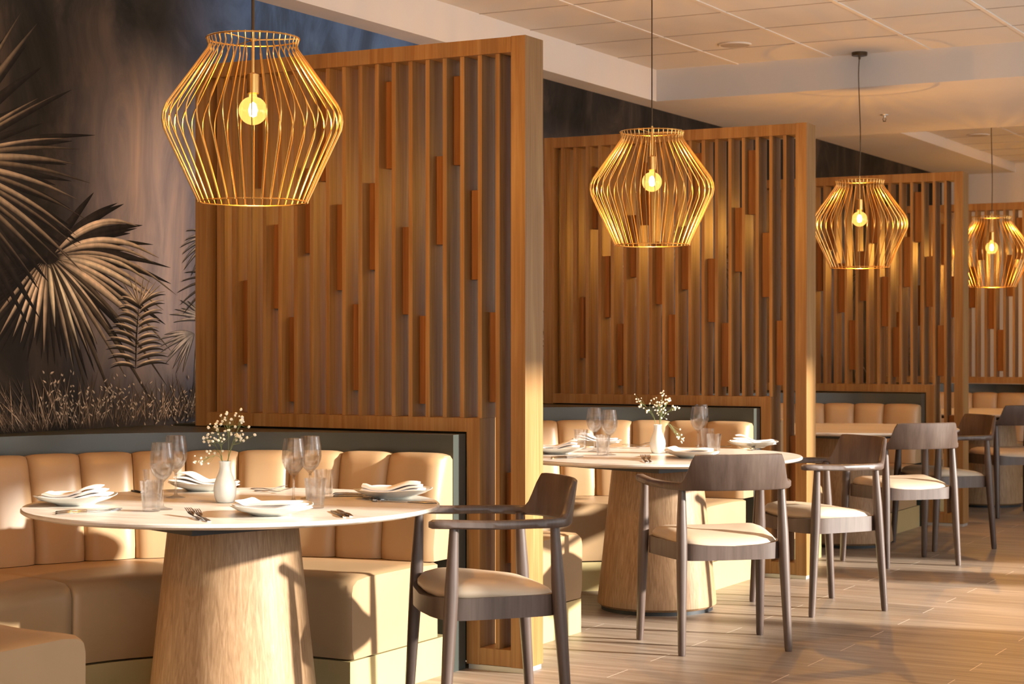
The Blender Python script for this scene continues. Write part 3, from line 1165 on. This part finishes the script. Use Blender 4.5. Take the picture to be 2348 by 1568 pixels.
w0 = make_wine('wine glass behind the tumbler near the napkin with the raised fold, front table', on(372, 1168))
for px, py, lb in ((403, 1141, 'wine glass just before the plate behind the vase, front table'),
                   (673, 1152, 'wine glass standing behind the middle plate, front table'),
                   (711, 1143, 'taller-looking wine glass between tumbler and banquette back, front table'),
                   (1363, 1035, 'wine glass of the vase-side pair closer to the banquette, second table'),
                   (1397, 1043, 'wine glass of the vase-side pair closer to the chairs, second table'),
                   (1601, 1030, 'wine glass rising above the armchair back, second table'),
                   (1608, 1022, 'wine glass standing directly behind another, second table')):
    dup(w0, on(px, py), 0, lb)
t0_ = make_tumbler('tumbler between the knives and the forks, front table', on(347, 1172))
for px, py, lb in ((351, 1141, 'tumbler mostly hidden behind a wine glass, front table'),
                   (723, 1165, 'tumbler beside the pair of knife handles, front table'),
                   (743, 1141, 'tumbler behind the other one near the banquette, front table'),
                   (1332, 1029, 'tumbler beside the plate cut by the screen post, second table'),
                   (1382, 1044, 'tumbler before the pair of wine glasses, second table'),
                   (1637, 1041, 'tumbler just behind the armchair back, second table'),
                   (1622, 1026, 'tumbler half hidden behind a tumbler, second table')):
    dup(t0_, on(px, py), 0, lb)


def make_vase(label, loc):
    bm = bmesh.new()
    lathe(bm, [(0, 0), (0.024, 0), (0.030, 0.003), (0.0375, 0.025), (0.0395, 0.048), (0.037, 0.066), (0.030, 0.086), (0.0215, 0.106), (0.0185, 0.122), (0.0185, 0.134), (0.021, 0.143),
               (0.0195, 0.143), (0.0165, 0.134), (0.0165, 0.12), (0.024, 0.09), (0.028, 0.05), (0, 0.02)], 44)
    o = link('bud_vase', bm, M['ceramic'], None, angle=60)
    o.location = loc
    return tag(o, label, 'vase', 'white bottle vases on the laid tables')


v1, v2 = on(516, 1152), on(1508, 1039)
make_vase('white ceramic bottle vase of small flowers on the front table', v1)
make_vase('white ceramic bottle vase of small flowers on the second table', v2)

bl = bmesh.new()
bmesh.ops.create_icosphere(bl, subdivisions=1, radius=0.0055)
for vtx in bl.verts:
    vtx.co *= random.uniform(0.8, 1.2)
blossom_mesh = bpy.data.meshes.new('blossom')
bl.to_mesh(blossom_mesh)
bl.free()
blossom_mesh.materials.append(M['blossom'])


def make_bunch(label, loc, seed, targets):
    """targets: sprig cluster centres as (right, up, radius) in metres, seen from the seats"""
    r = random.Random(seed)
    t = thing('flower_bunch', label, 'flowers', loc, TH, 'sprays of small white flowers in vases')
    for ti, (tx, tz, rad, nb) in enumerate(targets):
        dy = r.uniform(-0.05, 0.05)
        tip = Vector((tx, dy, tz))
        base = Vector((r.uniform(-0.006, 0.006), r.uniform(-0.006, 0.006), 0.02))
        mouth = Vector((0.010 * math.copysign(1, tx), r.uniform(-0.008, 0.008), 0.145))
        bm = bmesh.new()
        midp = mouth.lerp(tip, 0.5) + Vector((0, 0, 0.02 if tz > 0.12 else 0.035))
        main = spline([base, mouth, midp, tip], 4)
        tube(bm, main, [0.0012 - 0.0006 * i / (len(main) - 1) for i in range(len(main))], 5)
        bl_pos = []
        for k in range(nb):
            p = tip + Vector((r.gauss(0, rad * 0.55), r.gauss(0, rad * 0.5), r.gauss(0, rad * 0.55)))
            s = main[r.randrange(len(main) // 2 + 1, len(main) - 1)]
            tube(bm, [s, s.lerp(p, 0.5) + Vector((0, 0, -0.004)), p], 0.00045, 4)
            bl_pos.append(p)
        sp_ = link('sprig', bm, M['stem'], t)
        for p in bl_pos:
            b_ = bpy.data.objects.new('blossom', blossom_mesh)
            C.objects.link(b_)
            b_.parent = sp_
            b_.location = p
            q = r.uniform(0.7, 1.35)
            b_.scale = (q, q, q * 0.8)
            b_.rotation_euler = (r.uniform(0, 6), r.uniform(0, 6), 0)
    return t


make_bunch('spray of tiny white flowers in the vase on the front table', v1, 5,
           [(0.012, 0.285, 0.036, 18), (-0.030, 0.262, 0.034, 17), (0.050, 0.235, 0.032, 15), (-0.072, 0.218, 0.032, 14), (0.062, 0.278, 0.024, 9), (-0.015, 0.212, 0.026, 10), (-0.070, 0.140, 0.022, 10), (-0.055, 0.175, 0.016, 5)])
make_bunch('spray of tiny white flowers in the vase on the second table', v2, 9,
           [(0.0, 0.245, 0.030, 17), (-0.085, 0.255, 0.022, 12), (0.050, 0.262, 0.024, 13), (0.090, 0.225, 0.024, 11), (0.02, 0.205, 0.028, 16), (-0.045, 0.215, 0.022, 9), (0.11, 0.075, 0.026, 14), (0.030, 0.300, 0.018, 6)])


def make_fork(name_label, p0, p1, rise=0.022):
    """p0 handle end, p1 tine tips"""
    d = p1 - p0
    L = 0.205
    a = math.atan2(d.y, d.x)
    bm = bmesh.new()
    hs = []
    prof = [(0.0, 0.0085), (0.02, 0.0095), (0.07, 0.006), (0.11, 0.0035), (0.13, 0.004), (0.145, 0.010), (0.160, 0.0115)]

    def zc(x):
        return 0.002 + rise * smooth01((x - 0.10) / 0.11) * 1.0 + 0.004 * math.sin(PI * min(1, x / 0.13))
    rings = []
    for x, w in prof:
        z = zc(x)
        rings.append([(x, -w, z), (x, -w * 0.5, z - 0.0012), (x, w * 0.5, z - 0.0012), (x, w, z), (x, w * 0.5, z + 0.0016), (x, -w * 0.5, z + 0.0016)])
    loft(bm, rings)
    for k in range(4):
        y = -0.0095 + 0.0063 * k
        rings = []
        for x, w in ((0.159, 0.0017), (0.185, 0.0015), (0.203, 0.0007)):
            z = zc(x)
            rings.append([(x, y - w, z - 0.001), (x, y + w, z - 0.001), (x, y + w, z + 0.001), (x, y - w, z + 0.001)])
        loft(bm, rings)
    o = link('fork', bm, M['steel'], None, angle=60)
    o.location = p0
    o.rotation_euler = (0, 0, a)
    return tag(o, name_label, 'fork', 'steel forks on the laid tables')


def make_knife(name_label, p0, p1):
    d = p1 - p0
    a = math.atan2(d.y, d.x)
    root = thing('table_knife', name_label, 'knife', p0, a, 'steel knives on the laid tables')
    bm = bmesh.new()
    rings = []
    for x, w, h in ((0, 0.006, 0.003), (0.006, 0.0085, 0.006), (0.05, 0.0085, 0.0075), (0.10, 0.0065, 0.006), (0.108, 0.0055, 0.005)):
        rings.append([(x, -w, h * 0.5), (x, -w * 0.6, 0), (x, w * 0.6, 0), (x, w, h * 0.5), (x, w * 0.6, h), (x, -w * 0.6, h)])
    loft(bm, rings)
    link('handle', bm, M['steel'], root, angle=60)
    bm = bmesh.new()
    rings = []
    for x, w0_, w1_ in ((0.106, -0.005, 0.005), (0.13, -0.008, 0.008), (0.19, -0.0095, 0.008), (0.215, -0.009, 0.006), (0.232, -0.004, 0.004)):
        rings.append([(x, w0_, 0.0015), (x, w1_, 0.0015), (x, w1_, 0.0035), (x, w0_, 0.0025)])
    loft(bm, rings)
    link('blade', bm, M['steel'], root, angle=60)
    return root


make_fork('fork with tines up towards the vase, paired outermost, front table', on(462, 1194), on(428, 1180))
make_fork('fork with tines up close to the middle plate, front table', on(480, 1197), on(447, 1183))
make_fork('fork behind the vase lying towards the banquette, front table', on(578, 1121), on(640, 1127))
make_fork('fork behind the vase lying closer to the vase, front table', on(586, 1126), on(640, 1130))
make_knife('knife outermost before the cornermost plate, front table', on(127, 1180), on(300, 1169))
make_knife('knife just inside another before the cornermost plate, front table', on(127, 1176), on(300, 1166))
make_knife('knife with handle towards the diner beside the tumbler, front table', on(790, 1187), on(742, 1163))
make_knife('second knife with handle towards the diner, farther from the plate, front table', on(805, 1185), on(757, 1162))
make_knife('knife lying behind the tumblers, closer to the banquette, front table', on(764, 1133), on(850, 1134))
make_knife('knife lying behind the tumblers, closer to the plate, front table', on(764, 1138), on(850, 1138))
make_fork('fork poking out under the plate by the armchair, front table', on(835, 1141), on(890, 1160), 0.004)
make_fork('fork beside another under the plate by the armchair, front table', on(850, 1140), on(905, 1157), 0.004)
make_knife('knife lying before the plate by the armchair, front table', on(1000, 1155), on(900, 1151))
make_knife('knife half hidden by the outer tumbler, front table', on(303, 1126), on(350, 1136))
make_fork('fork with tines up on the post side, second table', on(1484, 1061), on(1470, 1053), 0.024)
make_fork('fork with tines up on the armchair side, second table', on(1494, 1061), on(1482, 1053), 0.024)
make_knife('knife before the plate cut by the screen post, second table', on(1264, 1053), on(1365, 1046))
make_knife('knife beside the first before the plate cut by the post, second table', on(1264, 1050), on(1365, 1043))
make_fork('fork behind the vase closer to the banquette, second table', on(1428, 1020), on(1480, 1023), 0.02)
make_fork('fork behind the vase closer to the chairs, second table', on(1436, 1023), on(1480, 1026), 0.02)
make_fork('fork under the plate facing the sunlit chair, second table', on(1715, 1028), on(1748, 1041), 0.004)
make_fork('fork beside another under the plate facing the sunlit chair, second table', on(1725, 1027), on(1760, 1040), 0.004)
make_knife('knife between the tumbler and the plate facing the sunlit chair, second table', on(1676, 1024), on(1640, 1026))
